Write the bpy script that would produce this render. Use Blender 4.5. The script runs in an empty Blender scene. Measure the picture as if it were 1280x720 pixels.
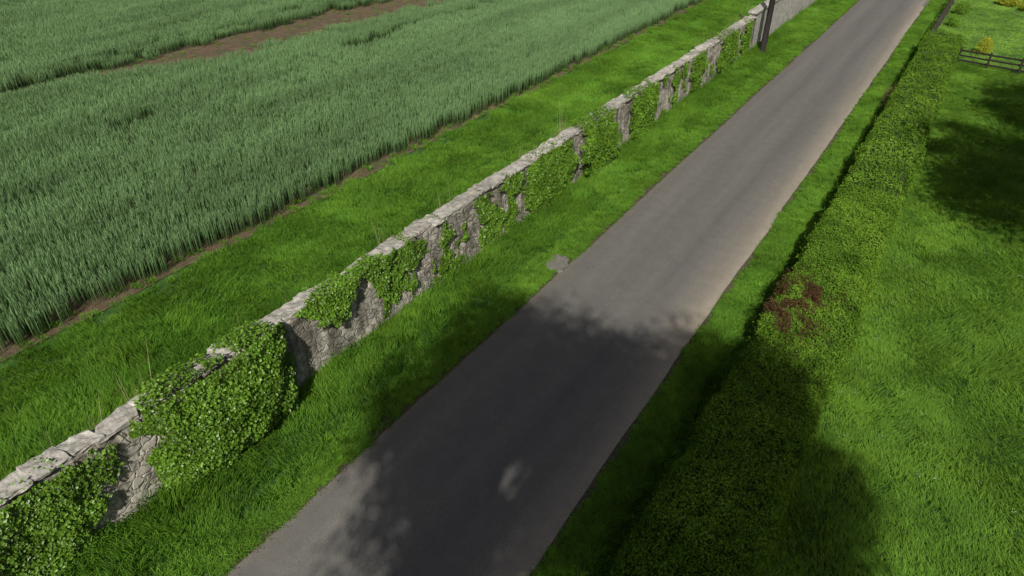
import bpy, math, numpy as np, bmesh
from mathutils import Vector
rng=np.random.default_rng(7)
S=bpy.context.scene
COL=S.collection
H0=12.5
# ------------------------------------------------------------------ helpers
def vnoise(x,y,s=0.0):
    xi=np.floor(x);yi=np.floor(y);xf=x-xi;yf=y-yi
    xf=xf*xf*(3-2*xf);yf=yf*yf*(3-2*yf)
    def h(a,b): return np.mod(np.sin(a*127.1+b*311.7+s*74.7)*43758.5453,1.0)
    return (h(xi,yi)*(1-xf)+h(xi+1,yi)*xf)*(1-yf)+(h(xi,yi+1)*(1-xf)+h(xi+1,yi+1)*xf)*yf
def fbm(x,y,s=0.0,o=3):
    r=0;a=.5;t=0
    x=np.asarray(x,float);y=np.asarray(y,float)
    for i in range(o):
        r=r+a*vnoise(x,y,s+i*3.3);t+=a;a*=.5;x=x*2.03+5.1;y=y*2.03+1.7
    return r/t
def mesh_from(name,V,F,mats=(),attrs=None,fmat=None,smooth=False):
    V=np.asarray(V,np.float32);F=np.asarray(F,np.int32)
    me=bpy.data.meshes.new(name)
    me.vertices.add(len(V));me.vertices.foreach_set('co',V.ravel())
    k=F.shape[1]
    me.loops.add(F.size);me.loops.foreach_set('vertex_index',F.ravel())
    me.polygons.add(len(F));me.polygons.foreach_set('loop_start',np.arange(0,F.size,k,dtype=np.int32))
    me.polygons.foreach_set('loop_total',np.full(len(F),k,np.int32))
    if fmat is not None: me.polygons.foreach_set('material_index',np.asarray(fmat,np.int32))
    me.polygons.foreach_set('use_smooth',np.full(len(F),smooth))
    for m in mats: me.materials.append(m)
    me.update(calc_edges=True)
    if attrs:
        for n,a in attrs.items():
            at=me.attributes.new(n,'FLOAT','POINT');at.data.foreach_set('value',np.asarray(a,np.float32))
    return me
def add(name,me,kind=None,label=None,cat=None,group=None,parent=None,loc=None,col=None):
    o=bpy.data.objects.new(name,me)
    (col or COL).objects.link(o)
    if kind:o['kind']=kind
    if label:o['label']=label
    if cat:o['category']=cat
    if group:o['group']=group
    if parent:o.parent=parent
    if loc is not None:o.location=loc
    return o
def leaves(C,N,size,aspect=.7,fold=.18):
    n=len(C);N=N/np.linalg.norm(N,axis=1,keepdims=True)
    R=rng.normal(size=(n,3));T=np.cross(N,R);T/=np.linalg.norm(T,axis=1,keepdims=True)
    B=np.cross(N,T);s=np.asarray(size).reshape(-1,1)*np.ones((n,1))
    V=np.stack([C-T*s*.5,C+B*s*aspect*.5+N*s*fold,C+T*s*.5-N*s*fold*.4,C-B*s*aspect*.5+N*s*fold],1).reshape(-1,3)
    F=np.arange(n*4).reshape(n,4)
    return V,F
def blades(base,h,w,az,lean,fa=None):
    n=len(base)
    if fa is None: fa=rng.uniform(0,2*np.pi,n)
    d=np.stack([np.cos(az),np.sin(az),np.zeros(n)],1);f=np.stack([np.cos(fa),np.sin(fa),np.zeros(n)],1)
    h=h[:,None];w=w[:,None];lean=lean[:,None];up=np.array([[0,0,1.]])
    m=base+d*lean*.35+up*h*.62;t=base+d*lean+up*h
    V=np.stack([base-f*w*.4,base+f*w*.4,m-f*w*.5,m+f*w*.5,t-f*w*.08,t+f*w*.08],1).reshape(-1,3)
    k=np.arange(n)[:,None]*6
    F=np.concatenate([k+np.array([[0,1,3,2]]),k+np.array([[2,3,5,4]])])
    return V,F
# ------------------------------------------------------------------ materials
def new_mat(name):
    m=bpy.data.materials.new(name);m.use_nodes=True;nt=m.node_tree
    for n in list(nt.nodes):nt.nodes.remove(n)
    out=nt.nodes.new('ShaderNodeOutputMaterial')
    return m,nt,out
def N(nt,t,**k):
    n=nt.nodes.new(t)
    for a,b in k.items():setattr(n,a,b)
    return n
def noise(nt,scale,detail=4,vec=None,rough=.55):
    n=N(nt,'ShaderNodeTexNoise');n.inputs['Scale'].default_value=scale;n.inputs['Detail'].default_value=detail;n.inputs['Roughness'].default_value=rough
    if vec is not None: nt.links.new(vec,n.inputs['Vector'])
    return n.outputs['Fac']
def ramp(nt,fac,stops):
    r=N(nt,'ShaderNodeValToRGB');e=r.color_ramp.elements
    while len(e)<len(stops):e.new(.5)
    for i,(p,c) in enumerate(stops):
        e[i].position=p;e[i].color=(c[0],c[1],c[2],1) if hasattr(c,'__len__') else (c,c,c,1)
    nt.links.new(fac,r.inputs[0]);return r.outputs[0]
def mixc(nt,fac,a,b,blend='MIX'):
    m=N(nt,'ShaderNodeMix',data_type='RGBA',blend_type=blend)
    if isinstance(fac,(int,float)):m.inputs[0].default_value=fac
    else:nt.links.new(fac,m.inputs[0])
    for i,v in ((6,a),(7,b)):
        if isinstance(v,(tuple,list)):m.inputs[i].default_value=(v[0],v[1],v[2],1)
        else:nt.links.new(v,m.inputs[i])
    return m.outputs[2]
def math_(nt,op,a,b=0.0,c=None):
    m=N(nt,'ShaderNodeMath',operation=op)
    for i,v in enumerate((a,b)+((c,) if c is not None else ())):
        if isinstance(v,(int,float)):m.inputs[i].default_value=v
        else:nt.links.new(v,m.inputs[i])
    return m.outputs[0]
def foliage(name,a,b,base,tip=None,trans=.3,patch=(.5,.75,1.25),gloss=0,stretch=(1,1,1),basepos=.45,tint=None):
    m,nt,out=new_mat(name)
    at=N(nt,'ShaderNodeAttribute',attribute_name='rnd').outputs['Fac']
    hg=N(nt,'ShaderNodeAttribute',attribute_name='hgt').outputs['Fac']
    geo=N(nt,'ShaderNodeNewGeometry').outputs['Position']
    mp=N(nt,'ShaderNodeMapping');mp.inputs['Scale'].default_value=stretch;nt.links.new(geo,mp.inputs['Vector'])
    c=mixc(nt,at,a,b)
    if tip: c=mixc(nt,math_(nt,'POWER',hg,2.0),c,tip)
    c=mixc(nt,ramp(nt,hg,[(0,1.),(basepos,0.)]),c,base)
    pn=noise(nt,patch[0],2,mp.outputs[0])
    pr=ramp(nt,pn,[(.3,patch[1]),(.7,patch[2])])
    c=mixc(nt,1.0,c,pr,'MULTIPLY')
    if tint:
        c=mixc(nt,1.0,c,ramp(nt,noise(nt,tint[0],1,geo),[(.35,(1,1,1)),(.65,tint[1])]),'MULTIPLY')
    p=N(nt,'ShaderNodeBsdfDiffuse');nt.links.new(c,p.inputs['Color']);sh=p.outputs[0]
    if gloss:
        g=N(nt,'ShaderNodeBsdfGlossy');g.inputs['Roughness'].default_value=.4
        mg=N(nt,'ShaderNodeMixShader');mg.inputs[0].default_value=gloss;nt.links.new(sh,mg.inputs[1]);nt.links.new(g.outputs[0],mg.inputs[2]);sh=mg.outputs[0]
    t=N(nt,'ShaderNodeBsdfTranslucent')
    nt.links.new(mixc(nt,1.0,c,(1.25,1.25,.6),'MULTIPLY'),t.inputs['Color'])
    mx=N(nt,'ShaderNodeMixShader');mx.inputs[0].default_value=trans
    nt.links.new(sh,mx.inputs[1]);nt.links.new(t.outputs[0],mx.inputs[2]);nt.links.new(mx.outputs[0],out.inputs[0])
    return m
def surf(name,builder,rough=.9,spec=.3):
    m,nt,out=new_mat(name)
    p=N(nt,'ShaderNodeBsdfPrincipled');p.inputs['Roughness'].default_value=rough;p.inputs['Specular IOR Level'].default_value=spec
    c,b=builder(nt)
    nt.links.new(c,p.inputs['Base Color'])
    if b is not None:
        bp=N(nt,'ShaderNodeBump');bp.inputs['Strength'].default_value=b[1];bp.inputs['Distance'].default_value=b[2]
        nt.links.new(b[0],bp.inputs['Height']);nt.links.new(bp.outputs[0],p.inputs['Normal'])
    nt.links.new(p.outputs[0],out.inputs[0]);return m
def pos(nt):return N(nt,'ShaderNodeNewGeometry').outputs['Position']
def b_ground(nt):
    P=pos(nt)
    g=ramp(nt,noise(nt,3,6,P),[(.3,(.025,.07,.01)),(.7,(.05,.12,.018))])
    d=ramp(nt,noise(nt,9,4,P),[(.3,(.055,.047,.032)),(.7,(.11,.095,.068))])
    f=ramp(nt,noise(nt,.6,4,P),[(.68,0.),(.8,.4)])
    sp=N(nt,'ShaderNodeSeparateXYZ');nt.links.new(P,sp.inputs[0])
    e=ramp(nt,math_(nt,'MULTIPLY',math_(nt,'ADD',sp.outputs['X'],12.0),.125),[(.28,0.),(.31,1.),(1.0,1.)])
    e2=ramp(nt,math_(nt,'MULTIPLY',math_(nt,'ADD',sp.outputs['X'],12.0),.125),[(.99,1.),(1.0,0.)])
    f=math_(nt,'MAXIMUM',f,math_(nt,'MULTIPLY',e,e2))
    return mixc(nt,f,g,d),(noise(nt,14,4,P),.6,.05)
def b_soil(nt):
    P=pos(nt)
    a=ramp(nt,noise(nt,2.2,7,P,.7),[(.3,(.085,.058,.036)),(.7,(.2,.145,.092))])
    g=ramp(nt,noise(nt,.9,5,P),[(.47,0.),(.62,1.)])
    c=mixc(nt,math_(nt,'MULTIPLY',g,.6),a,(.07,.1,.04))
    return c,(noise(nt,8,7,P,.75),1.0,.12)
def b_road(nt):
    P=pos(nt);sp=N(nt,'ShaderNodeSeparateXYZ');nt.links.new(P,sp.inputs[0])
    st=N(nt,'ShaderNodeMapping');st.inputs['Scale'].default_value=(1.6,.06,1);nt.links.new(P,st.inputs['Vector'])
    st2=N(nt,'ShaderNodeMapping');st2.inputs['Scale'].default_value=(1,.2,1);nt.links.new(P,st2.inputs['Vector'])
    wob=math_(nt,'MULTIPLY',math_(nt,'SUBTRACT',noise(nt,.5,4,st2.outputs[0]),.5),.7)
    xx=math_(nt,'ADD',sp.outputs['X'],wob)
    u=math_(nt,'DIVIDE',math_(nt,'SUBTRACT',xx,-9.3),5.06)
    band=ramp(nt,u,[(0,(.155,.143,.12)),(.06,(.13,.126,.116)),(.2,(.143,.14,.13)),(.34,(.12,.118,.112)),(.5,(.136,.133,.124)),(.66,(.12,.118,.112)),(.78,(.14,.136,.125)),(.88,(.185,.172,.148)),(1,(.28,.252,.205))])
    n1=ramp(nt,noise(nt,1.2,5,st.outputs[0]),[(.3,.92),(.7,1.08)])
    n2=ramp(nt,noise(nt,2.2,7,P,.75),[(.3,.9),(.7,1.1)])
    n3=ramp(nt,noise(nt,38,4,P,.7),[(.3,.72),(.7,1.28)])
    c=mixc(nt,1.0,mixc(nt,1.0,mixc(nt,1.0,band,n1,'MULTIPLY'),n2,'MULTIPLY'),n3,'MULTIPLY')
    return c,(noise(nt,60,3,P),.5,.012)
def b_stone(scale,mortar,cols,moss=.5,render_mix=0.0,dark=.75,lo=.45):
    def f(nt):
        P=pos(nt);mp=N(nt,'ShaderNodeMapping');mp.inputs['Scale'].default_value=(1,1,1.7);nt.links.new(P,mp.inputs['Vector'])
        nn=N(nt,'ShaderNodeTexNoise');nn.inputs['Scale'].default_value=4;nt.links.new(P,nn.inputs['Vector'])
        ad=N(nt,'ShaderNodeVectorMath',operation='MULTIPLY_ADD');nt.links.new(nn.outputs['Color'],ad.inputs[0]);ad.inputs[1].default_value=(.22,.22,.22);nt.links.new(mp.outputs[0],ad.inputs[2])
        v=N(nt,'ShaderNodeTexVoronoi');v.inputs['Scale'].default_value=scale;nt.links.new(ad.outputs[0],v.inputs['Vector'])
        e=N(nt,'ShaderNodeTexVoronoi',feature='DISTANCE_TO_EDGE');e.inputs['Scale'].default_value=scale;nt.links.new(ad.outputs[0],e.inputs['Vector'])
        sp=N(nt,'ShaderNodeSeparateColor');nt.links.new(v.outputs['Color'],sp.inputs[0])
        c=ramp(nt,sp.outputs[0],[(0,cols[0]),(.5,cols[1]),(1,cols[2])])
        edge=ramp(nt,e.outputs['Distance'],[(0,0.),(.1,1.)])
        c=mixc(nt,edge,mortar,c)
        if render_mix>0:
            st=N(nt,'ShaderNodeMapping');st.inputs['Scale'].default_value=(1,1,.5);nt.links.new(P,st.inputs['Vector'])
            rm=ramp(nt,noise(nt,1.3,7,st.outputs[0],.7),[(lo,0.),(lo+.07,render_mix)])
            c=mixc(nt,rm,c,(.46,.435,.38))
        c=mixc(nt,1.0,c,ramp(nt,noise(nt,4,6,P,.65),[(.3,.6),(.7,1.25)]),'MULTIPLY')
        stv=N(nt,'ShaderNodeMapping');stv.inputs['Scale'].default_value=(1,1,.14);nt.links.new(P,stv.inputs['Vector'])
        c=mixc(nt,ramp(nt,noise(nt,2.6,6,stv.outputs[0],.65),[(.5,0.),(.6,dark)]),c,(.12,.108,.085))
        c=mixc(nt,math_(nt,'MULTIPLY',ramp(nt,noise(nt,1.7,7,P,.7),[(.54,0.),(.64,1.)]),moss),c,(.1,.12,.05))
        h=math_(nt,'ADD',math_(nt,'MULTIPLY',edge,.8),math_(nt,'MULTIPLY',noise(nt,7,5,P,.6),.8))
        return c,(h,.8,.04)
    return f
M_ground=surf('grassy_earth',b_ground)
M_soil=surf('dry_soil',b_soil)
M_road=surf('worn_asphalt',b_road,.85)
M_wall=surf('rubble_stone',b_stone(3.6,(.17,.16,.135),[(.22,.21,.18),(.35,.33,.285),(.47,.445,.39)],.3,.75))
M_wall2=surf('grey_rubble',b_stone(4.8,(.42,.41,.385),[(.36,.355,.335),(.46,.45,.425),(.54,.53,.5)],.03,.5,.2))
def b_cope(nt):
    P=pos(nt);oi=N(nt,'ShaderNodeObjectInfo').outputs['Random']
    c=ramp(nt,oi,[(0,(.38,.365,.33)),(.5,(.44,.425,.39)),(1,(.5,.485,.445))])
    c=mixc(nt,1.0,c,ramp(nt,noise(nt,6,8,P,.8),[(.32,.45),(.68,1.25)]),'MULTIPLY')
    c=mixc(nt,ramp(nt,noise(nt,2.2,8,P,.75),[(.5,0.),(.62,.65)]),c,(.14,.14,.09))
    return c,(noise(nt,10,7,P,.7),.9,.04)
M_cope=surf('limestone_coping',b_cope)
def b_conc(nt):
    P=pos(nt);return ramp(nt,noise(nt,7,8,P,.75),[(.3,(.09,.088,.08)),(.7,(.22,.21,.19))]),(noise(nt,20,5,P),.5,.02)
M_conc=surf('concrete',b_conc)
def wood(name,a,b):
    def f(nt):
        P=pos(nt);mp=N(nt,'ShaderNodeMapping');mp.inputs['Scale'].default_value=(6,6,1);nt.links.new(P,mp.inputs['Vector'])
        n=noise(nt,3,5,mp.outputs[0]);return ramp(nt,n,[(.3,a),(.7,b)]),(n,.4,.01)
    return surf(name,f,.8)
M_pole=wood('creosoted_timber',(.008,.007,.007),(.022,.018,.017))
M_fdark=wood('dark_stained_timber',(.01,.009,.008),(.028,.024,.02))
M_fgrey=wood('weathered_timber',(.025,.021,.017),(.06,.05,.042))
M_bark=wood('bark',(.05,.04,.03),(.12,.1,.08))
M_metal=surf('galvanised_metal',lambda nt:(ramp(nt,noise(nt,20,2,pos(nt)),[(.3,(.2,.2,.2)),(.7,(.3,.3,.3))]),None),.5)
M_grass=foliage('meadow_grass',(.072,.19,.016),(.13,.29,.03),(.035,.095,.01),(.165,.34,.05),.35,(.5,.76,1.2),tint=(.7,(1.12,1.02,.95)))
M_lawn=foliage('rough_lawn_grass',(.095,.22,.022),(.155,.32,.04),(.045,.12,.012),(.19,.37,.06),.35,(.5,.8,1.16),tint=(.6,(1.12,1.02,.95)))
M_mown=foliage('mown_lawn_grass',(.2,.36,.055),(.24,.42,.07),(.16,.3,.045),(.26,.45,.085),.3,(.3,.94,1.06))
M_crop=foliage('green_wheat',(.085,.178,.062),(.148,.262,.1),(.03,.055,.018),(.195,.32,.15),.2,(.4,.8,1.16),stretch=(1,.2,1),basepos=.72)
M_dry=foliage('dry_grass',(.34,.31,.17),(.42,.38,.22),(.12,.15,.05),(.46,.4,.25),.3)
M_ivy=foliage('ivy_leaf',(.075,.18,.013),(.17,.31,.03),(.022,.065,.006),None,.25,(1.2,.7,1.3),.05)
M_weed=foliage('nettle_leaf',(.05,.135,.012),(.1,.23,.024),(.02,.06,.008),None,.3,(1.0,.7,1.3))
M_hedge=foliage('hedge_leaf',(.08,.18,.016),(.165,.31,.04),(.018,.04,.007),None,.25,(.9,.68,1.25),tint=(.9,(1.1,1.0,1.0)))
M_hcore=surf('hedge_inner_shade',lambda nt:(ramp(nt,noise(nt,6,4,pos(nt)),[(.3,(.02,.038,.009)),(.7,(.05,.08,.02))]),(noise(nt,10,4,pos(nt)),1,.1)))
M_red=foliage('dead_twig_leaf',(.055,.028,.018),(.13,.065,.038),(.02,.012,.009),None,.1)
M_brown=foliage('dead_leaf',(.11,.09,.05),(.18,.14,.085),(.05,.035,.02),None,.2)
M_gold=foliage('golden_leaf',(.28,.34,.03),(.45,.46,.06),(.12,.16,.02),None,.3)
M_shrub=foliage('shrub_leaf',(.09,.2,.02),(.17,.3,.04),(.04,.09,.01),None,.25)
M_tree=foliage('tree_leaf',(.03,.08,.012),(.06,.13,.02),(.02,.04,.01),None,.1)
M_white=foliage('white_petal',(.6,.6,.55),(.7,.7,.65),(.4,.4,.3),None,.2)
# ------------------------------------------------------------------ terrain
XS=np.concatenate([np.linspace(-320,-26,8)[:-1],np.linspace(-26,16,70),np.linspace(16,320,8)[1:]])
YS=np.concatenate([np.linspace(-320,-10,6)[:-1],np.linspace(-10,100,110),np.linspace(100,320,6)[1:]])
def ghz(x,y):
    z=np.zeros_like(x)
    v=np.clip((-9.8-x)/2.2,0,1)*np.clip((x+26)/6,0,1); z=z+.1*v*v*(3-2*v)
    r=np.clip((x+3.6)/1.5,0,1); z=z+.08*r+(fbm(x*.3,y*.3,4)-.5)*.14*np.clip((x+3)/2,0,1)*np.clip((40-x)/10,0,1)
    z=z+(fbm(x*.4,y*.4,9)-.5)*.12*np.clip((-10.2-x)/1,0,1)*np.clip((x+40)/10,0,1)
    return z
gx,gy=np.meshgrid(XS,YS);gz=ghz(gx,gy)
V=np.stack([gx,gy,gz],-1).reshape(-1,3);nx=len(XS);ny=len(YS)
ii=np.arange(ny-1)[:,None]*nx+np.arange(nx-1)[None];ii=ii.ravel()
add('ground',mesh_from('ground',V,np.stack([ii,ii+1,ii+nx+1,ii+nx],1),[M_ground],smooth=True),'structure')
def strip(name,xl,xr,ys,z,mat,nx=6,crown=0.0,kind='structure'):
    t=np.linspace(0,1,nx)
    X=xl[:,None]*(1-t)+xr[:,None]*t;Y=ys[:,None]+0*X
    Z=z(X,Y)+crown*(1-(2*t-1)**2)
    V=np.stack([X,Y,Z],-1).reshape(-1,3);n=len(ys)
    i=(np.arange(n-1)[:,None]*nx+np.arange(nx-1)[None]).ravel()
    return add(name,mesh_from(name,V,np.stack([i,i+1,i+nx+1,i+nx],1),[mat],smooth=True),kind)
ys=np.arange(-40,260,.15)
jl=(fbm(ys*.35,ys*0,2,6)-.5)*.14;jr=(fbm(ys*.3,ys*0+7,5,6)-.5)*.18
strip('road',-9.25+jl,-4.22+jr,ys,lambda X,Y:0*X+.012,M_road,9,.05)
ys2=np.arange(-30,180,.5)
strip('field_soil',np.full(len(ys2),-110.),-19.9+(fbm(ys2*.4,ys2*0,8,3)-.5)*.2,ys2,lambda X,Y:ghz(X,Y)+.03,M_soil,60)
dy=np.arange(69.5,86,.4)
strip('driveway',np.full(len(dy),-4.4),-2.95+0*dy-np.clip((70.5-dy),0,1)*1.,dy,lambda X,Y:ghz(X,Y)+.05,M_conc,8)
# ------------------------------------------------------------------ scatter
def src_col(name,meshes):
    c=bpy.data.collections.new(name)
    for i,m in enumerate(meshes):
        o=bpy.data.objects.new(m.name,m);c.objects.link(o)
    return c
def grass_patch(name,n,h,w,lean,mat,size=1.0,spread=.9):
    b=np.zeros((n,3));b[:,:2]=rng.uniform(-.5,.5,(n,2))*size
    cl=fbm(b[:,0]*4+rng.uniform(0,50),b[:,1]*4,1,2)
    hh=rng.uniform(h[0],h[1],n)*(.6+.8*cl);az=rng.normal(0,spread,n);ln=rng.uniform(lean[0],lean[1],n)*hh
    V,F=blades(b,hh,rng.uniform(w[0],w[1],n),az,ln)
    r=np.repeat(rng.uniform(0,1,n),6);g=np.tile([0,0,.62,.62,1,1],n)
    return mesh_from(name,V,F,[mat],{'rnd':r,'hgt':g})
def crop_patch(name,n):
    b=np.zeros((n,3));b[:,0]=np.round(rng.uniform(-.5,.5,n)*5)/5+rng.normal(0,.03,n);b[:,1]=rng.uniform(-.55,.55,n)
    Vs=[];Fs=[];o=0;R=[];G=[]
    hh=rng.uniform(.76,.96,n);rn=rng.uniform(0,1,n)
    V,F=blades(b,hh,np.full(n,.019),rng.uniform(0,6.28,n),rng.uniform(0,.035,n));Vs.append(V);Fs.append(F);o+=len(V);R.append(np.repeat(rn,6));G.append(np.tile([0,0,.6,.6,1,1],n))
    for k in range(3):
        z=hh*rng.uniform(.35+.17*k,.55+.17*k,n);bb=b.copy();bb[:,2]=z
        V,F=blades(bb,rng.uniform(.12,.24,n),rng.uniform(.012,.02,n),rng.uniform(0,6.28,n),rng.uniform(.01,.08,n))
        Vs.append(V);Fs.append(F+o);o+=len(V);R.append(np.repeat(np.clip(rn+rng.normal(0,.2,n),0,1),6))
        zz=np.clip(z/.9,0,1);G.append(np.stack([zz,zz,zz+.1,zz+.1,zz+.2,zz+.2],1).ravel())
    return mesh_from(name,np.concatenate(Vs),np.concatenate(Fs),[M_crop],{'rnd':np.concatenate(R),'hgt':np.clip(np.concatenate(G),0,1)})
C_grass=src_col('grass_sources',[grass_patch('grass_clump_%d'%i,740,(.12,.22),(.008,.015),(.2,.9),M_grass) for i in range(6)])
C_tuft=src_col('tuft_sources',[grass_patch('grass_tuft_%d'%i,60,(.08,.2),(.01,.018),(.3,1.1),M_grass,.22,3) for i in range(5)])
C_lawn=src_col('lawn_sources',[grass_patch('lawn_clump_%d'%i,820,(.07,.14),(.008,.014),(.4,1.3),M_lawn) for i in range(6)])
C_mown=src_col('mown_sources',[grass_patch('mown_clump_%d'%i,350,(.03,.05),(.015,.025),(.1,.8),M_mown) for i in range(3)])
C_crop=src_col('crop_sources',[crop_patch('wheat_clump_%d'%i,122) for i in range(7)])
C_dry=src_col('dry_sources',[grass_patch('dry_stem_clump_%d'%i,10,(.5,1.0),(.008,.014),(.05,.35),M_dry,.35) for i in range(3)])
def infrustum(X,Y,m=4.0):
    """rough ground footprint of the view, widened by a generous margin"""
    A=math.radians(33.2);f=-math.sin(A)*X+math.cos(A)*Y;r=math.cos(A)*X+math.sin(A)*Y
    d=f*.828+H0*.56
    return (np.abs(r)<d*.76+m)&(f>-2)
def scatter(name,P,rot,scl,coll,label=None):
    k=infrustum(P[:,0],P[:,1]);P=P[k];rot=rot[k];scl=scl[k]
    n=len(P);me=bpy.data.meshes.new(name);me.vertices.add(n);me.vertices.foreach_set('co',P.astype(np.float32).ravel())
    a=me.attributes.new('rot','FLOAT_VECTOR','POINT');a.data.foreach_set('vector',rot.astype(np.float32).ravel())
    a=me.attributes.new('scl','FLOAT_VECTOR','POINT');a.data.foreach_set('vector',scl.astype(np.float32).ravel())
    a=me.attributes.new('idx','INT','POINT');a.data.foreach_set('value',rng.integers(0,len(coll.objects),n).astype(np.int32))
    o=add(name,me,'stuff',label)
    g=bpy.data.node_groups.new(name+'_nodes','GeometryNodeTree')
    g.interface.new_socket('Geometry',in_out='INPUT',socket_type='NodeSocketGeometry');g.interface.new_socket('Geometry',in_out='OUTPUT',socket_type='NodeSocketGeometry')
    gi=g.nodes.new('NodeGroupInput');go=g.nodes.new('NodeGroupOutput')
    ip=g.nodes.new('GeometryNodeInstanceOnPoints');ci=g.nodes.new('GeometryNodeCollectionInfo')
    ci.inputs['Collection'].default_value=coll;ci.inputs['Separate Children'].default_value=True;ci.inputs['Reset Children'].default_value=True
    def na(t,nm):
        q=g.nodes.new('GeometryNodeInputNamedAttribute');q.data_type=t;q.inputs['Name'].default_value=nm;return q.outputs['Attribute']
    er=g.nodes.new('FunctionNodeEulerToRotation')
    L=g.links.new
    L(gi.outputs[0],ip.inputs['Points']);L(ci.outputs[0],ip.inputs['Instance']);ip.inputs['Pick Instance'].default_value=True
    L(na('INT','idx'),ip.inputs['Instance Index']);L(na('FLOAT_VECTOR','rot'),er.inputs[0]);L(er.outputs[0],ip.inputs['Rotation'])
    L(na('FLOAT_VECTOR','scl'),ip.inputs['Scale']);L(ip.outputs[0],go.inputs[0])
    md=o.modifiers.new('scatter','NODES');md.node_group=g
    return o
def gridpts(x0,x1,y0,y1,s):
    x=np.arange(x0,x1,s);y=np.arange(y0,y1,s);X,Y=np.meshgrid(x,y)
    X=X.ravel()+rng.uniform(-.35,.35,X.size)*s;Y=Y.ravel()+rng.uniform(-.35,.35,Y.size)*s
    return X,Y
def do_grass(name,X,Y,coll,zs,xs=1.0,dirn=None,tilt=.05,label=None,jit=.7):
    n=len(X);Z=ghz(X,Y)
    rz=(fbm(X*.25,Y*.25,31,2)*9 if dirn is None else dirn)+rng.normal(0,jit,n)
    rot=np.stack([rng.normal(0,tilt,n),rng.normal(0,tilt,n),rz],1)
    s=xs*rng.uniform(.9,1.15,n);scl=np.stack([s,s,zs],1)
    return scatter(name,np.stack([X,Y,Z],1),rot,scl,coll,label)
X,Y=gridpts(-12.0,-10.1,-6,95,.64)
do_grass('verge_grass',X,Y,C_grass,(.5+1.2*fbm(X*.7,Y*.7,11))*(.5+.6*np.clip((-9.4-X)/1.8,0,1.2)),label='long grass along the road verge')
def edge_grass(x0,sgn,seed,label,n=5600,amp=.3):
    Y=rng.uniform(-6,95,n);wv=(fbm(Y*.9,Y*0+seed,seed,6)-.5)*amp;t=rng.uniform(0,1,n)**1.1
    X=x0+wv+sgn*t*.85;return do_grass('verge_edge_grass',X,Y,C_tuft,.4+.85*t*rng.uniform(.5,1.4,n),1.0+.2*t,label=label,jit=3)
edge_grass(-9.38,-1,3,'short grass creeping onto the road edge',amp=.28)
edge_grass(-4.08,1,5,'short grass creeping onto the dusty road edge',amp=.26)
X,Y=gridpts(-3.35,-.6,-6,95,.6);k=((X<-2.3)|(Y>53.5))&(Y<58)|(X<-2.9);X=X[k];Y=Y[k]
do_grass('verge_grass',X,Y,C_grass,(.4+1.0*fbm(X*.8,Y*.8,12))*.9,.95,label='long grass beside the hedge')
X,Y=gridpts(-20.2,-13.0,-8,110,.66);k=(X>-19.55+(fbm(Y*.4,Y*0,21)-.5)*.25);X=X[k];Y=Y[k]
track=1-.45*(np.exp(-((X+16.2)/.3)**2)+np.exp(-((X+18.0)/.3)**2))
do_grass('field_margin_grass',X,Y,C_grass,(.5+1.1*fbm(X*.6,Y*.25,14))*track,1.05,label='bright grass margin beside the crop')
X,Y=gridpts(-.5,14,-5,51.5,.64)
do_grass('lawn_grass',X,Y,C_lawn,.6+1.3*fbm(X*.7,Y*.7,15)**1.4,1.08,tilt=.05,label='rough sunlit lawn grass')
X,Y=gridpts(-2.2,16,51.5,95,.8)
do_grass('mown_lawn_grass',X,Y,C_mown,np.full(len(X),1.)*.9,1.15,tilt=.01,label='short mown lawn')
# crop
X,Y=gridpts(-92,-20.2,-4,112,.8)
edge=-20.4+(fbm(Y*.4,Y*0,41)-.5)*.15
cx=-40.2-(47-Y)*.09+(fbm(Y*.15,Y*0,44)-.5)*1.5
hw=2.8*np.clip((Y-20)/8,0,1)**.6*np.clip((66-Y)/16,0,1)+ (fbm(X*.5,Y*.35,42)-.5)*2.8*np.clip((Y-18)/4,0,1)
tr=(np.abs(X+43.6-(Y-15)*.03)<.6)&(Y<28)
thin=(np.abs(X+33.6-.6*np.sin(Y*.12))<.5)&(fbm(Y*.3,X*0,52)>.45)&(Y>16)
X=np.where((X>edge)&(X<edge+.45),edge-rng.uniform(0,.2,len(X)),X)
k=(X<edge)&(np.abs(X-cx)>hw)&~tr&~thin;fringe=(np.abs(X-cx)<hw+1.2)[k];X=X[k];Y=Y[k]
hz=.96+.26*(fbm(X*.8,Y*.14,43)-.5)+.16*(fbm(X*.2,Y*.1,47)-.5)+rng.uniform(-.03,.03,len(X))
hz=np.where(fringe,hz*rng.uniform(.5,.95,len(X)),hz)
n=len(X);rot=np.stack([rng.normal(0,.02,n),rng.normal(0,.02,n),rng.normal(0,.05,n)+np.pi*rng.integers(0,2,n)],1)
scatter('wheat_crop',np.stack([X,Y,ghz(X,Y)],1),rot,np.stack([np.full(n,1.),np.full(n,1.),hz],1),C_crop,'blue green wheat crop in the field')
X,Y=gridpts(-20.4,-19.4,-6,100,.4);k=rng.uniform(size=len(X))<.55;X=X[k];Y=Y[k]
X2,Y2=gridpts(-44,-34,20,76,.8);k=rng.uniform(size=len(X2))<.4;X=np.r_[X,X2[k]];Y=np.r_[Y,Y2[k]]
do_grass('sparse_weeds',X,Y,C_tuft,rng.uniform(.3,1.2,len(X)),1.2,label='sparse weeds on bare soil')
Y=rng.uniform(2,60,150);X=-12.8-rng.uniform(0,.5,150);k=fbm(Y*.35,Y*0,61)>.46;X=X[k];Y=Y[k];n=len(X)
scatter('dry_grass_stems',np.stack([X,Y,ghz(X,Y)],1),np.stack([0*X,0*X,rng.uniform(0,6,n)],1),np.stack([0*X+1,0*X+1,rng.uniform(2.1,2.7,n)],1),C_dry,'pale dry grass stems behind the wall')
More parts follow.
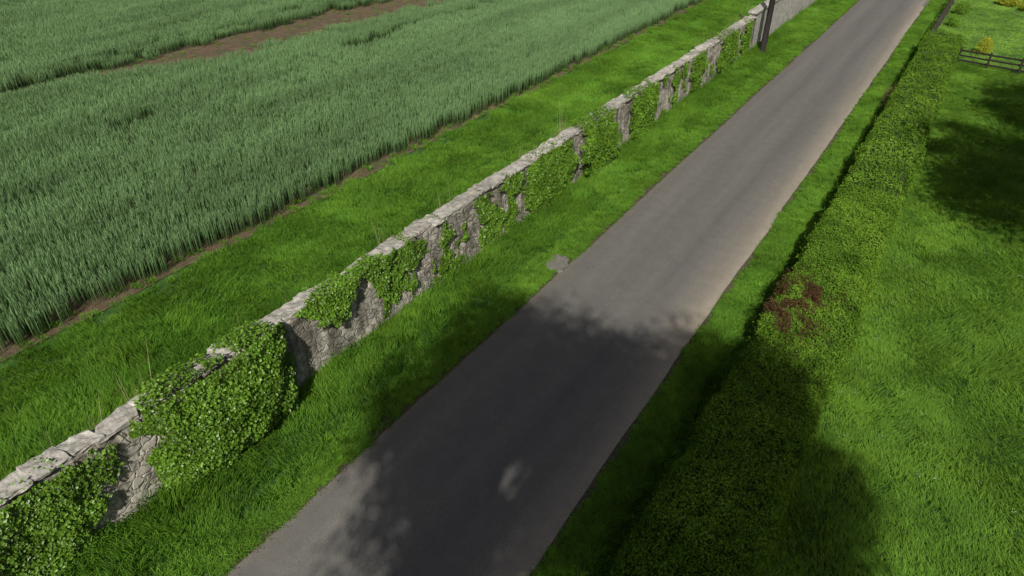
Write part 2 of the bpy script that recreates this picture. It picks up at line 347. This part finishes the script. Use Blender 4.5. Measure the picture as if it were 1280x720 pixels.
# ------------------------------------------------------------------ walls
def wall_body(y0,y1,xf,xb,hf,seed,mat,res=.13,amp=.05,nz=18):
    nL=int((y1-y0)/res)+1;yy=np.linspace(y0,y1,nL)
    zz=np.linspace(-.15,1,nz)
    prof=[(0,z) for z in zz]+[(t,1.) for t in (.33,.66)]+[(1,z) for z in zz[::-1]]
    prof=np.array(prof);npf=len(prof)
    Yg=yy[:,None]+0*prof[:,0];h=hf(yy)[:,None]
    batter=.06*(1-prof[:,1])
    Xg=xf+(xb-xf)*prof[:,0]+batter*np.where(prof[:,0]<.5,1,-1);Xg=Xg+0*Yg
    Zg=prof[:,1]*h
    d=(fbm(Yg*2.6+prof[:,0]*40,Zg*3.5,seed,4)-.5)*amp*2.6+(vnoise(Yg*.5,Zg*.5,seed+5)-.5)*amp*2
    sgn=np.where(prof[:,0]<.5,1,np.where(prof[:,0]>.5,-1,0))
    Xg=Xg+d*sgn;Zg=Zg+np.where((prof[:,1]==1),d*.6,0)
    V=np.stack([Xg,Yg,Zg],-1).reshape(-1,3)
    i=(np.arange(nL-1)[:,None]*npf+np.arange(npf-1)[None]).ravel()
    F=np.stack([i,i+1,i+npf+1,i+npf],1)
    m=npf//2;caps=[]
    for base in (0,(nL-1)*npf):
        for j in range(m-1):caps.append([base+j,base+j+1,base+npf-2-j,base+npf-1-j])
    F=np.concatenate([F,np.array(caps)])
    return mesh_from('wall_body',V,F,[mat],smooth=True)
def WH(y):return 2.3+.07*(fbm(y*.5,y*0,71)-.5)*2
XF,XB=-12.12,-12.6
wall=bpy.data.objects.new('stone_wall',None);COL.objects.link(wall)
wall['label']='old weathered rubble stone wall with pale coping and ivy';wall['category']='wall'
add('wall_body',wall_body(-5,47.2,XF,XB,WH,72,M_wall,.08,.05,30),parent=wall)
def stone(lx,ly,lz,name):
    bm=bmesh.new();bmesh.ops.create_cube(bm,size=1)
    bmesh.ops.subdivide_edges(bm,edges=bm.edges,cuts=4,use_grid_fill=True)
    sd=rng.uniform(0,99);sk=rng.normal(0,.05);tp=rng.normal(0,.06)
    for v in bm.verts:
        c=v.co.copy()
        k=(abs(c.x)>.49)+(abs(c.y)>.49)+(abs(c.z)>.49)
        s=[1,1,.98,.94][k]
        v.co=Vector((c.x*lx*s*(1+tp*c.y)+c.y*sk,c.y*ly*s+c.x*sk*1.5,c.z*lz*(s if k>1 else 1)))
        nn=rng.normal(0,1,3)
        v.co+=Vector((nn[0]*.02,nn[1]*.011,nn[2]*.008))
        if c.z>.4: v.co.z+=float((vnoise(np.array([c.x*3+sd]),np.array([c.y*4+sd]))[0]-.5)*.05)
    me=bpy.data.meshes.new(name);bm.to_mesh(me);bm.free();me.materials.append(M_cope);return me
y=-4.9
while y<46.9:
    L=float(rng.uniform(.38,1.05))
    o=add('coping_stone',stone(.54+rng.normal(0,.035),L+.01,.08+rng.uniform(-.015,.02),'coping_stone'),parent=wall)
    o.location=(-12.36+rng.normal(0,.02),y+L/2,float(WH(np.array([y+L/2]))[0])+.05+rng.normal(0,.008));o.rotation_euler=(rng.normal(0,.015),rng.normal(0,.025),rng.normal(0,.03));y+=L
wall2=bpy.data.objects.new('stone_wall',None);COL.objects.link(wall2)
wall2['label']='clean pale grey stone wall without ivy beside the road';wall2['category']='wall'
H2=2.5
add('wall_body',wall_body(47.18,130,XF-.03,XB+.03,lambda y:H2+0*y,82,M_wall2,.25,.015),parent=wall2)
yy=np.arange(47.1,130,.5)
bm=bmesh.new()
P=[(-12.66,H2),(-12.66,H2+.12),(-12.36,H2+.17),(-12.06,H2+.12),(-12.06,H2)]
vs=[]
for yq in yy:
    vs.append([bm.verts.new((px_+rng.normal(0,.012),yq,pz+rng.normal(0,.012))) for px_,pz in P])
for a,b in zip(vs[:-1],vs[1:]):
    for i in range(4):bm.faces.new((a[i],a[i+1],b[i+1],b[i]))
    bm.faces.new((a[4],a[0],b[0],b[4]))
bm.faces.new(vs[0]);bm.faces.new(vs[-1][::-1])
me=bpy.data.meshes.new('coping');bm.to_mesh(me);bm.free();me.materials.append(M_cope)
add('coping',me,parent=wall2)
# ------------------------------------------------------------------ ivy
def ivy(patches,label,leaf=.072):
    Cs=[];Ns=[];Ss=[];G=[]
    for p_ in patches:
        (y0,y1,z0,z1,th,den,over)=p_[:7];big=th>.6;thr=p_[7] if len(p_)>7 else (.55 if big else .8)
        mg=.4;wa=.7 if big else 1.5
        n=int((y1-y0+2*mg)*(z1-z0+.4)*den*1.5)
        y=rng.uniform(y0-mg,y1+mg,n);z=rng.uniform(max(0,z0-.4),z1,n)
        wob=(fbm(z*2.1+y0,z*0+y0,90,4)-.5)*wa
        ew=.5;e=np.minimum((y-y0+mg*.6+wob)/ew,(y1+mg*.6-y+wob*.8)/ew)
        if z0>.1: e=np.minimum(e,(z-z0+.3+(fbm(y*2.6,y*0,95,4)-.5)*1.9)/.5)
        m=fbm(y*2.3,z*.9,91,4)*1.0+np.clip(e,-.6,1)*.75
        k=(m>thr)&(e>-.1);y=y[k];z=z[k];e=np.clip(e[k],0,1)
        rd=np.sqrt(np.clip(1-((y-(y0+y1)/2)/((y1-y0)/2+mg))**2,0,1)) if big else 1.
        b=th*rd*(.25+.75*np.sqrt(e))*((.75+.5*fbm(y*1.3,z*1.3,93,3)) if big else (.4+1.2*fbm(y*1.3,z*1.3,93,3)))*(.7+.5*np.sin(np.clip(z/2.4,0,1)*np.pi))
        lump=(fbm(y*4,z*4,96,2)-.5)*(.2 if big else .12)
        x=XF+.05+b*rng.uniform(.55,1.0,len(y))+np.clip(lump,-.04,1)
        Nn=np.stack([np.full(len(y),1.),rng.normal(0,.5,len(y)),.4+rng.normal(0,.5,len(y))],1)
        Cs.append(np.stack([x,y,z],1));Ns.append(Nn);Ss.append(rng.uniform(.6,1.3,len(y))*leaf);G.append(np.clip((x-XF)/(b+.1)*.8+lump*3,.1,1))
        if over>0:
            n=int((y1-y0)*.75*den*over);y=rng.uniform(y0,y1,n);x=rng.uniform(XB-.05,XF+.15,n)
            k=(fbm(y*1.1,x*2,97,3)+np.clip(np.minimum((y-y0),(y1-y))/.4,0,1)*.3+over*.25+(x-XB)*.5)>.92;x=x[k];y=y[k]
            z=WH(y)+.1+rng.uniform(0,.2,len(y))*min(1,th*3)
            Cs.append(np.stack([x,y,z],1));Ns.append(np.stack([rng.normal(0,.4,len(y)),rng.normal(0,.4,len(y)),np.full(len(y),1.)],1));Ss.append(rng.uniform(.6,1.3,len(y))*leaf);G.append(np.full(len(y),.8))
    C=np.concatenate(Cs);Nn=np.concatenate(Ns);s=np.concatenate(Ss);g=np.concatenate(G)
    V,F=leaves(C,Nn,s,.85,.1)
    me=mesh_from('ivy',V,F,[M_ivy],{'rnd':np.repeat(rng.uniform(0,1,len(C)),4),'hgt':np.repeat(g,4)})
    return add('ivy_plant',me,label=label,cat='ivy')
D=850
def strands(ya,yb,n,zt=2.35):
    out=[]
    for i in range(n):
        yc=ya+(yb-ya)*(i+rng.uniform(.1,.9))/n;w=rng.uniform(-.3,.0)
        if rng.uniform()<.65: z0,z1=rng.uniform(0.2,1.3),zt
        else: z0,z1=0,rng.uniform(.9,2.0)
        out.append((yc,yc+.3+w,z0,z1,.07,D*.7,0,.82))
    return out
ivy([(-1.5,2.8,0,2.35,.2,D,.05),(2.9,3.6,1.7,2.35,.1,D*.6,0)],'ivy spreading over the wall near a bare patch')
ivy([(4.4,7.8,.0,2.6,.8,D*1.5,.75)],'large bulging ivy mound covering the stone wall')
ivy([(8.9,11.9,1.75,2.48,.2,D,1.0),(11.6,12.1,.8,2.,.1,D*.8,0)],'ivy draped over the top of the wall')
ivy([(12.7,13.1,.6,2.4,.12,D,.2),(14.1,14.8,.2,2.4,.12,D*.9,.1)]+strands(12.2,16,5),'ivy strands hanging down weathered stone')
ivy([(16.6,17.1,.2,2.3,.1,D*.9,0),(17.9,18.5,.6,2.4,.12,D,.1)]+strands(15.4,19,5),'thin ivy clinging to the wall face')
ivy([(19.5,22.6,0,2.4,.22,D,.1)],'dense leafy ivy covering the wall face')
ivy([(23.3,26.2,0,2.5,.45,D*1.1,.7)]+strands(26.3,27.4,1),'thick ivy mound swelling over the wall')
ivy([(27.8,31.0,0,2.45,.3,D*.9,.4)],'dense ivy block on the wall',.08)
ivy([(33.3,34.1,.1,2.4,.15,D*.7,.1)]+strands(31.4,35.2,4),'narrow ivy column on pale stone',.08)
ivy([(35.8,37.5,0,2.4,.2,D*.6,.1)]+strands(37.6,39.6,2),'ivy growing up pale stone',.08)
ivy([(40.1,43.1,0,2.45,.28,D*.6,.4),(44.7,46.0,.2,2.35,.2,D*.6,.2)]+strands(43.4,46.8,3),'ivy near the timber pole',.08)
n=50000;Y=rng.uniform(-4,80,n);d=np.abs(rng.normal(0,.38,n));X=-11.98+d
k=fbm(Y*.7,Y*0+3,101,3)+rng.uniform(-.15,.15,n)>.4;Y=Y[k];d=d[k];X=X[k];n=len(X)
Z=ghz(X,Y)+rng.uniform(.03,1,n)*(.7*np.exp(-d*1.5))*(.15+1.3*fbm(Y*1.5,d*2,103))
V,F=leaves(np.stack([X,Y,Z],1),np.stack([.3+rng.normal(0,.5,n),rng.normal(0,.5,n),np.full(n,.9)],1),rng.uniform(.03,.07,n),.5)
add('nettle_weeds',mesh_from('nettle_weeds',V,F,[M_weed],{'rnd':np.repeat(rng.uniform(0,1,n),4),'hgt':np.repeat(np.clip((Z-ghz(X,Y))/.4,.1,1),4)}),'stuff','leafy weeds at the foot of the wall')
n=4500;Y=rng.uniform(0,70,n);X=-9.3+(fbm(Y*.35,Y*0,2,6)-.5)*.14+rng.normal(0,.09,n)
V,F=leaves(np.stack([X,Y,np.full(n,.035)],1),np.stack([rng.normal(0,.4,n),rng.normal(0,.4,n),np.ones(n)],1),rng.uniform(.02,.05,n),.6,.05)
add('leaf_litter',mesh_from('leaf_litter',V,F,[M_brown],{'rnd':np.repeat(rng.uniform(0,1,n),4),'hgt':np.repeat(rng.uniform(.1,.6,n),4)}),'stuff','brown leaf litter along the road edge')
# ------------------------------------------------------------------ hedge
PW=.27;HE=53.2
_a=np.linspace(0,np.pi,4001);_c=np.cos(np.pi-_a);_s=np.sin(_a)
_x=1.12*np.sign(_c)*np.abs(_c)**PW;_z=1.5*np.abs(_s)**PW
_l=np.concatenate([[0],np.cumsum(np.hypot(np.diff(_x),np.diff(_z)))]);_l/=_l[-1]
def hprof(y,t):
    cx=-1.4+.16*(fbm(y*.3,y*0,111)-.5)-np.clip((y-22)/25,0,1)*.16;hw=1.08+.24*(fbm(y*.35,y*0,112)-.5)-.08*np.clip((y-22)/25,0,1);Hh=1.53+.24*(fbm(y*.35,y*0,113)-.5)
    x_=np.interp(t,_l,_x)/1.12;z_=np.interp(t,_l,_z)/1.5
    a=np.pi-np.interp(t,_l,_a)
    c=np.cos(a);s=np.sin(a)
    nx=np.sign(c)*np.abs(c)**(2-PW)/hw;nz=np.abs(s)**(2-PW)/Hh
    l=np.sqrt(nx*nx+nz*nz)+1e-6
    return cx+hw*x_,Hh*z_,nx/l,nz/l
yy=np.arange(-6,HE,.2);tt=np.linspace(0,1,42);nt_=len(tt)
Yg,Tg=np.meshgrid(yy,tt,indexing='ij');x,z,a,b=hprof(Yg,Tg)
d=-.09+(fbm(Yg*1.3,Tg*8,114)-.5)*.32
V=np.stack([x+a*d,Yg,np.maximum(z+b*d,-.05)],-1).reshape(-1,3);i=(np.arange(len(yy)-1)[:,None]*nt_+np.arange(nt_-1)[None]).ravel()
Fc=np.stack([i,i+1,i+nt_+1,i+nt_],1);capf=[]
for base in (0,(len(yy)-1)*nt_):
    for j in range(nt_//2-1):capf.append([base+j,base+j+1,base+nt_-2-j,base+nt_-1-j])
Vc=V;Fc=np.concatenate([Fc,np.array(capf)])
n=300000
Y=np.where(rng.uniform(size=n)<.6,rng.uniform(3,26,n),rng.uniform(-6,HE,n));T=rng.uniform(0,1,n)
x0,z0,a0,b0=hprof(Y,T)
clump=fbm(Y*1.3,T*8,114)-.5;fine=fbm(Y*4.5,T*24,117)-.5
d=clump*.32+fine*.23+rng.uniform(-.1,.06,n)
spr=(rng.uniform(size=n)<.05)&(fbm(Y*6,T*30,119,1)>.5);d=d+np.where(spr,rng.uniform(0,.2,n),0)
C=np.stack([x0+a0*d,Y,np.maximum(z0+b0*d,.02)],1)
Nn=np.stack([a0,0*a0,b0],1)+rng.normal(0,.5,(n,3))
sz=np.where(Y<26,rng.uniform(.042,.07,n),rng.uniform(.06,.095,n))
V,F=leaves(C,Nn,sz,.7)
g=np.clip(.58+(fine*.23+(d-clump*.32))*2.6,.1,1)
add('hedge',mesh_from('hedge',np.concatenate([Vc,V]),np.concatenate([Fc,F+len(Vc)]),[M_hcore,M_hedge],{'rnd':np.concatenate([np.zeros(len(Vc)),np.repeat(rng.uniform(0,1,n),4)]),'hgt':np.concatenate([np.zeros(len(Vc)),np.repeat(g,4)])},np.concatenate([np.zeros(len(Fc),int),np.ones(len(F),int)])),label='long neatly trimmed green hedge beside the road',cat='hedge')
def bush(name,cx,cy,r,h,nl,mat,leaf,label,cat,z0=0.,cone=False,group=None):
    n=nl;dirs=rng.normal(size=(n,3));dirs/=np.linalg.norm(dirs,axis=1,keepdims=True)
    rr=rng.uniform(.3,1,n)**.5*(.6+.8*fbm(dirs[:,0]*2.5+cx,dirs[:,1]*2.5+dirs[:,2]*2,121))
    C=dirs*rr[:,None];zn=(C[:,2]+1)/2
    w=(1.1-zn*.5) if cone else 1
    C=np.stack([cx+C[:,0]*r*w,cy+C[:,1]*r*w,z0+zn*h],1)
    V,F=leaves(C,dirs+rng.normal(0,.5,(n,3)),rng.uniform(.7,1.3,n)*leaf,.6)
    rn=np.repeat(rng.uniform(0,1,n),4);hg=np.repeat(np.clip(rr,.2,1),4)
    m=9;b=np.zeros((m,3));b[:,0]=cx+rng.normal(0,.05,m);b[:,1]=cy+rng.normal(0,.05,m);b[:,2]=z0-.05
    SV,SF=blades(b,np.full(m,h*.85),np.full(m,.03),rng.uniform(0,6.3,m),rng.uniform(0,r*.7,m))
    me=mesh_from(name,np.concatenate([V,SV]),np.concatenate([F,SF+len(V)]),[mat,M_bark],{'rnd':np.concatenate([rn,np.zeros(len(SV))]),'hgt':np.concatenate([hg,np.ones(len(SV))])},np.concatenate([np.zeros(len(F),int),np.ones(len(SF),int)]))
    return add(name,me,label=label,cat=cat,group=group)
n=17000;C=np.stack([-1.78+rng.normal(0,.42,n),17.1+rng.normal(0,.8,n),1.58+rng.uniform(-.3,.1,n)],1)
C[:,2]+=.2*fbm(C[:,0]*4,C[:,1]*4,131)
k=(fbm(C[:,0]*2.6,C[:,1]*2.6,135,4)>.45)&(C[:,0]>-2.55);C=C[k];n=len(C)
V,F=leaves(C,np.stack([0*C[:,0],0*C[:,0],0*C[:,0]+1],1)+rng.normal(0,.6,(n,3)),rng.uniform(.03,.06,n),.5)
add('dead_shrub',mesh_from('dead_shrub',V,F,[M_red],{'rnd':np.repeat(rng.uniform(0,1,n),4),'hgt':np.repeat(rng.uniform(.2,1,n),4)}),label='dark rusty brown withered shrub within the hedge',cat='shrub')
n=500;C=np.stack([-2.8+rng.normal(0,.13,n),40.5+rng.normal(0,.7,n),rng.uniform(.05,1.2,n)],1)
V,F=leaves(C,rng.normal(0,1,(n,3)),rng.uniform(.05,.09,n),.5)
add('dead_shrub',mesh_from('dead_shrub',V,F,[M_brown],{'rnd':np.repeat(rng.uniform(0,1,n),4),'hgt':np.repeat(rng.uniform(.2,1,n),4)}),label='brown withered shrub against the hedge side',cat='shrub')
# ------------------------------------------------------------------ pole
def tube(path,rad,seg=12):
    path=np.array(path,float);n=len(path);V=[]
    for i,p in enumerate(path):
        t=path[min(i+1,n-1)]-path[max(i-1,0)];t/=np.linalg.norm(t)
        u=np.cross(t,[0.13,1,.07]);u/=np.linalg.norm(u);v=np.cross(t,u)
        for k in range(seg):
            a=2*np.pi*k/seg;V.append(p+rad[i]*(np.cos(a)*u+np.sin(a)*v))
    F=[]
    for i in range(n-1):
        for k in range(seg):F.append([i*seg+k,i*seg+(k+1)%seg,(i+1)*seg+(k+1)%seg,(i+1)*seg+k])
    for e in (0,n-1):
        for k in range(seg//2-1):F.append([e*seg+k,e*seg+k+1,e*seg+seg-2-k,e*seg+seg-1-k])
    return np.array(V),np.array(F)
pole=bpy.data.objects.new('utility_pole',None);COL.objects.link(pole);pole.location=(-11.3,47.2,.1)
pole['label']='dark creosoted timber utility pole standing beside the wall';pole['category']='pole'
V,F=tube([(0,0,-.3),(0,0,3),(-.02,0,6),(-.04,0,9.2)],[.19,.18,.16,.14],14);add('pole_shaft',mesh_from('pole_shaft',V,F,[M_pole],smooth=True),parent=pole)
V,F=tube([(.8,0,8.7),(-.8,0,8.7)],[.05,.05],4);add('crossarm',mesh_from('crossarm',V,F,[M_pole]),parent=pole)
for xx in (-.7,.7):
    V,F=tube([(xx,0,8.72),(xx,0,8.8),(xx,0,8.84),(xx,0,8.9)],[.02,.05,.035,.05],8);add('insulator',mesh_from('insulator',V,F,[M_metal]),parent=pole)
bm=bmesh.new();na_=18;top=[];bot=[]
for i in range(na_):
    a=2*np.pi*i/na_;r=1/max(abs(np.cos(a)),abs(np.sin(a)))**.85*(1+rng.normal(0,.07))
    x_=.33*r*np.cos(a);y_=.46*r*np.sin(a)
    top.append(bm.verts.new((x_*.96,y_*.96,.03+rng.normal(0,.004))));bot.append(bm.verts.new((x_,y_,-.08)))
bm.faces.new(top)
for i in range(na_):bm.faces.new((bot[i],bot[(i+1)%na_],top[(i+1)%na_],top[i]))
me=bpy.data.meshes.new('concrete_slab');bm.to_mesh(me);bm.free();me.materials.append(M_conc)
o=add('concrete_slab',me,label='small worn grey concrete slab in the verge grass',cat='slab',loc=(-9.58,17.5,.08));o.rotation_euler=(0,.05,.2)
# ------------------------------------------------------------------ fences
def box(name,a,b,w,h,mat,parent):
    a=Vector(a);b=Vector(b);d=(b-a);L=d.length
    bm=bmesh.new();bmesh.ops.create_cube(bm,size=1)
    for v in bm.verts:v.co=Vector((v.co.x*L,v.co.y*w,v.co.z*h))
    bmesh.ops.bevel(bm,geom=bm.edges[:],offset=.008,segments=1,affect='EDGES')
    me=bpy.data.meshes.new(name);bm.to_mesh(me);bm.free();me.materials.append(mat)
    o=add(name,me,parent=parent);o.location=(a+b)/2
    o.rotation_euler=d.to_track_quat('X','Z').to_euler();return o
def fence(pts,hh,rails,mat,label,spacing=1.8,rw=.1):
    f=bpy.data.objects.new('timber_fence',None);COL.objects.link(f);f['label']=label;f['category']='fence'
    for (p,q) in zip(pts[:-1],pts[1:]):
        p=Vector(p);q=Vector(q);n=max(1,round((q-p).length/spacing));d=(q-p).normalized();s=Vector((-d.y,d.x,0))
        zf=lambda r:float(ghz(np.array([r.x]),np.array([r.y]))[0])
        for i in range(n+1):
            r=p+(q-p)*i/n;z=zf(r)
            box('post',(r.x,r.y,z-.2),(r.x,r.y,z+hh+.08+rng.normal(0,.01)),.12,.12,mat,f)
            if i<n:
                r2=p+(q-p)*(i+1)/n;z2=zf(r2)
                for rz in rails:
                    a=r+s*.08;b=r2+s*.08
                    box('rail',(a.x,a.y,z+rz+rng.normal(0,.008)),(b.x,b.y,z2+rz+rng.normal(0,.008)),.04,rw,mat,f)
    return f
fence([(-.45,51.6,0),(9.5,49.4,0)],.95,(.28,.58,.88),M_fdark,'dark stained post and rail fence crossing the lawn')
fence([(-2.5,53.6,0),(-2.2,86,0)],1.1,(.35,.68,1.0),M_fgrey,'weathered dark timber fence beside the road verge',2.2,.08)
bush('golden_shrub',.8,55.2,.55,1.2,1100,M_gold,.09,'small golden conifer shrub behind the dark fence','shrub',0,True)
bush('golden_shrub',1.5,73.0,.9,1.0,2200,M_gold,.12,'low golden shrub in the garden','shrub')
bush('golden_shrub',3.1,71.5,.7,.9,2000,M_gold,.12,'low golden shrub in the garden','shrub')
bush('shrub',-1.6,62.5,.45,.9,1400,M_shrub,.08,'small green shrub beside the weathered fence','shrub')
bush('shrub',-1.5,67.5,.65,1.0,1400,M_shrub,.09,'rounded green shrub beside the weathered fence','shrub')
# ------------------------------------------------------------------ flowers
n=160;X=rng.uniform(-.2,5,n);Y=rng.uniform(8,50,n);k=fbm(X*.3,Y*.2,141)>.5;X=X[k];Y=Y[k];n=len(X)
C=[]
for x,y in zip(X,Y):
    for q in range(4):C.append([x+rng.normal(0,.03),y+rng.normal(0,.03),float(.24+rng.uniform(0,.06))])
C=np.array(C);V,F=leaves(C,np.array([[0,0,1.]])+rng.normal(0,.3,(len(C),3)),np.full(len(C),.022),.9)
add('meadow_flowers',mesh_from('meadow_flowers',V,F,[M_white],{'rnd':np.zeros(len(V)),'hgt':np.ones(len(V))}),'stuff','tiny white flowers in the grass')
# ------------------------------------------------------------------ trees (outside the frame, throwing the shadows)
kx,ky=.5,1.08
def tree(cx,cy,Ht,cz,rx,rz,label,ncl=85,per=430,leaf=.145,seed=1,cs=(.35,.85),gaps=()):
    global rng
    keep=rng;rng=np.random.default_rng(seed)
    t=bpy.data.objects.new('broadleaf_tree',None);COL.objects.link(t);t.location=(cx,cy,0);t['label']=label;t['category']='tree';t['group']='trees beside the lawn'
    Vs=[];Fs=[];o=0
    def ad(V,F):
        nonlocal o
        Vs.append(V);Fs.append(F+o);o+=len(V)
    ad(*tube([(0,0,-.3),(.05,.1,2),(.1,0,cz*.6),(0,.1,cz),(0,0,Ht*.93)],[.42,.32,.26,.17,.03],10))
    K=rng.normal(size=(ncl,3));K/=np.linalg.norm(K,axis=1,keepdims=True);K*=(rng.uniform(.1,1.15,ncl)**.45)[:,None]
    K=K*np.array([rx,rx,rz])*.88+np.array([0,0,cz])
    for c in K[:22]:
        s=np.array([0,0,max(2.2,c[2]-rng.uniform(1.5,4))]);m=(s+c)/2+rng.normal(0,.3,3)
        ad(*tube([s,m,c],[.1,.06,.02],6))
    add('trunk',mesh_from('trunk',np.concatenate(Vs),np.concatenate(Fs),[M_bark],smooth=True),parent=t)
    R=rng.normal(size=(ncl*per,3));R*=np.minimum(1,2.1/np.linalg.norm(R,axis=1,keepdims=True))
    C=np.repeat(K,per,0)+R*np.repeat(rng.uniform(cs[0],cs[1],ncl),per)[:,None]*np.array([1,1,.75])
    for (gx_,gy_,ga,gb) in gaps:   # a thin spot in the crown that lets some sun through
        sx=C[:,0]+cx-kx*C[:,2]-gx_;sy=C[:,1]+cy+ky*C[:,2]-gy_
        q=((sx/ga)**2+(sy/gb)**2)/(.35+1.3*fbm(sx*4,sy*3,5,3))
        C=C[rng.uniform(size=len(C))>.93*np.exp(-q*q*.8)]
    n=len(C);V,F=leaves(C,rng.normal(size=(n,3))+[0,0,.6],rng.uniform(.7,1.3,n)*leaf,.75)
    add('crown',mesh_from('crown',V,F,[M_tree],{'rnd':np.repeat(rng.uniform(0,1,n),4),'hgt':np.ones(n*4)}),parent=t)
    rng=keep
G=((-5.8,8.7,.45,1.0),(-8.7,5.8,.45,1.5))
tree(1.4,-7.7,21,16.3,3.9,4.2,'tall leafy tree casting shade over the road',seed=3,ncl=118,gaps=G)
tree(5.5,-5.3,20,15.5,3.6,4.0,'leafy tree casting shade over the hedge',seed=15,ncl=108,gaps=G)
tree(8.8,22.8,15.5,9.8,4.6,5.6,'leafy tree at the edge of the lawn',seed=6,ncl=120)
tree(10.4,33.5,14,9,4.6,4.8,'leafy tree standing beyond the lawn',seed=8,ncl=100)
# ------------------------------------------------------------------ light
sd=Vector((kx,-ky,1)).normalized();el=math.asin(sd.z);az=math.atan2(kx,-ky)
L=bpy.data.lights.new('sun','SUN');L.energy=5.0;L.angle=math.radians(.6);L.color=(1,.94,.84)
lo=bpy.data.objects.new('sun',L);COL.objects.link(lo);lo.rotation_euler=sd.to_track_quat('Z','Y').to_euler();lo.location=(10,-20,40)
W=bpy.data.worlds.new('World');S.world=W;W.use_nodes=True;nt=W.node_tree
sk=nt.nodes.new('ShaderNodeTexSky');sk.sky_type='NISHITA';sk.sun_disc=False;sk.sun_elevation=el;sk.sun_rotation=az
sk.dust_density=4;sk.ozone_density=.5;sk.air_density=.9
bg=nt.nodes['Background'];bg.inputs['Strength'].default_value=.05;nt.links.new(sk.outputs[0],bg.inputs[0])
# ------------------------------------------------------------------ camera
cd=bpy.data.cameras.new('camera');cd.lens=24;cd.sensor_width=36;cd.clip_end=2000;cd.clip_start=.1
co=bpy.data.objects.new('camera',cd);COL.objects.link(co);co.location=(0,0,H0);co.rotation_euler=(math.radians(90-34.1),0,math.radians(33.2))
S.camera=co
S.view_settings.view_transform='Standard';S.view_settings.look='None';S.view_settings.exposure=0
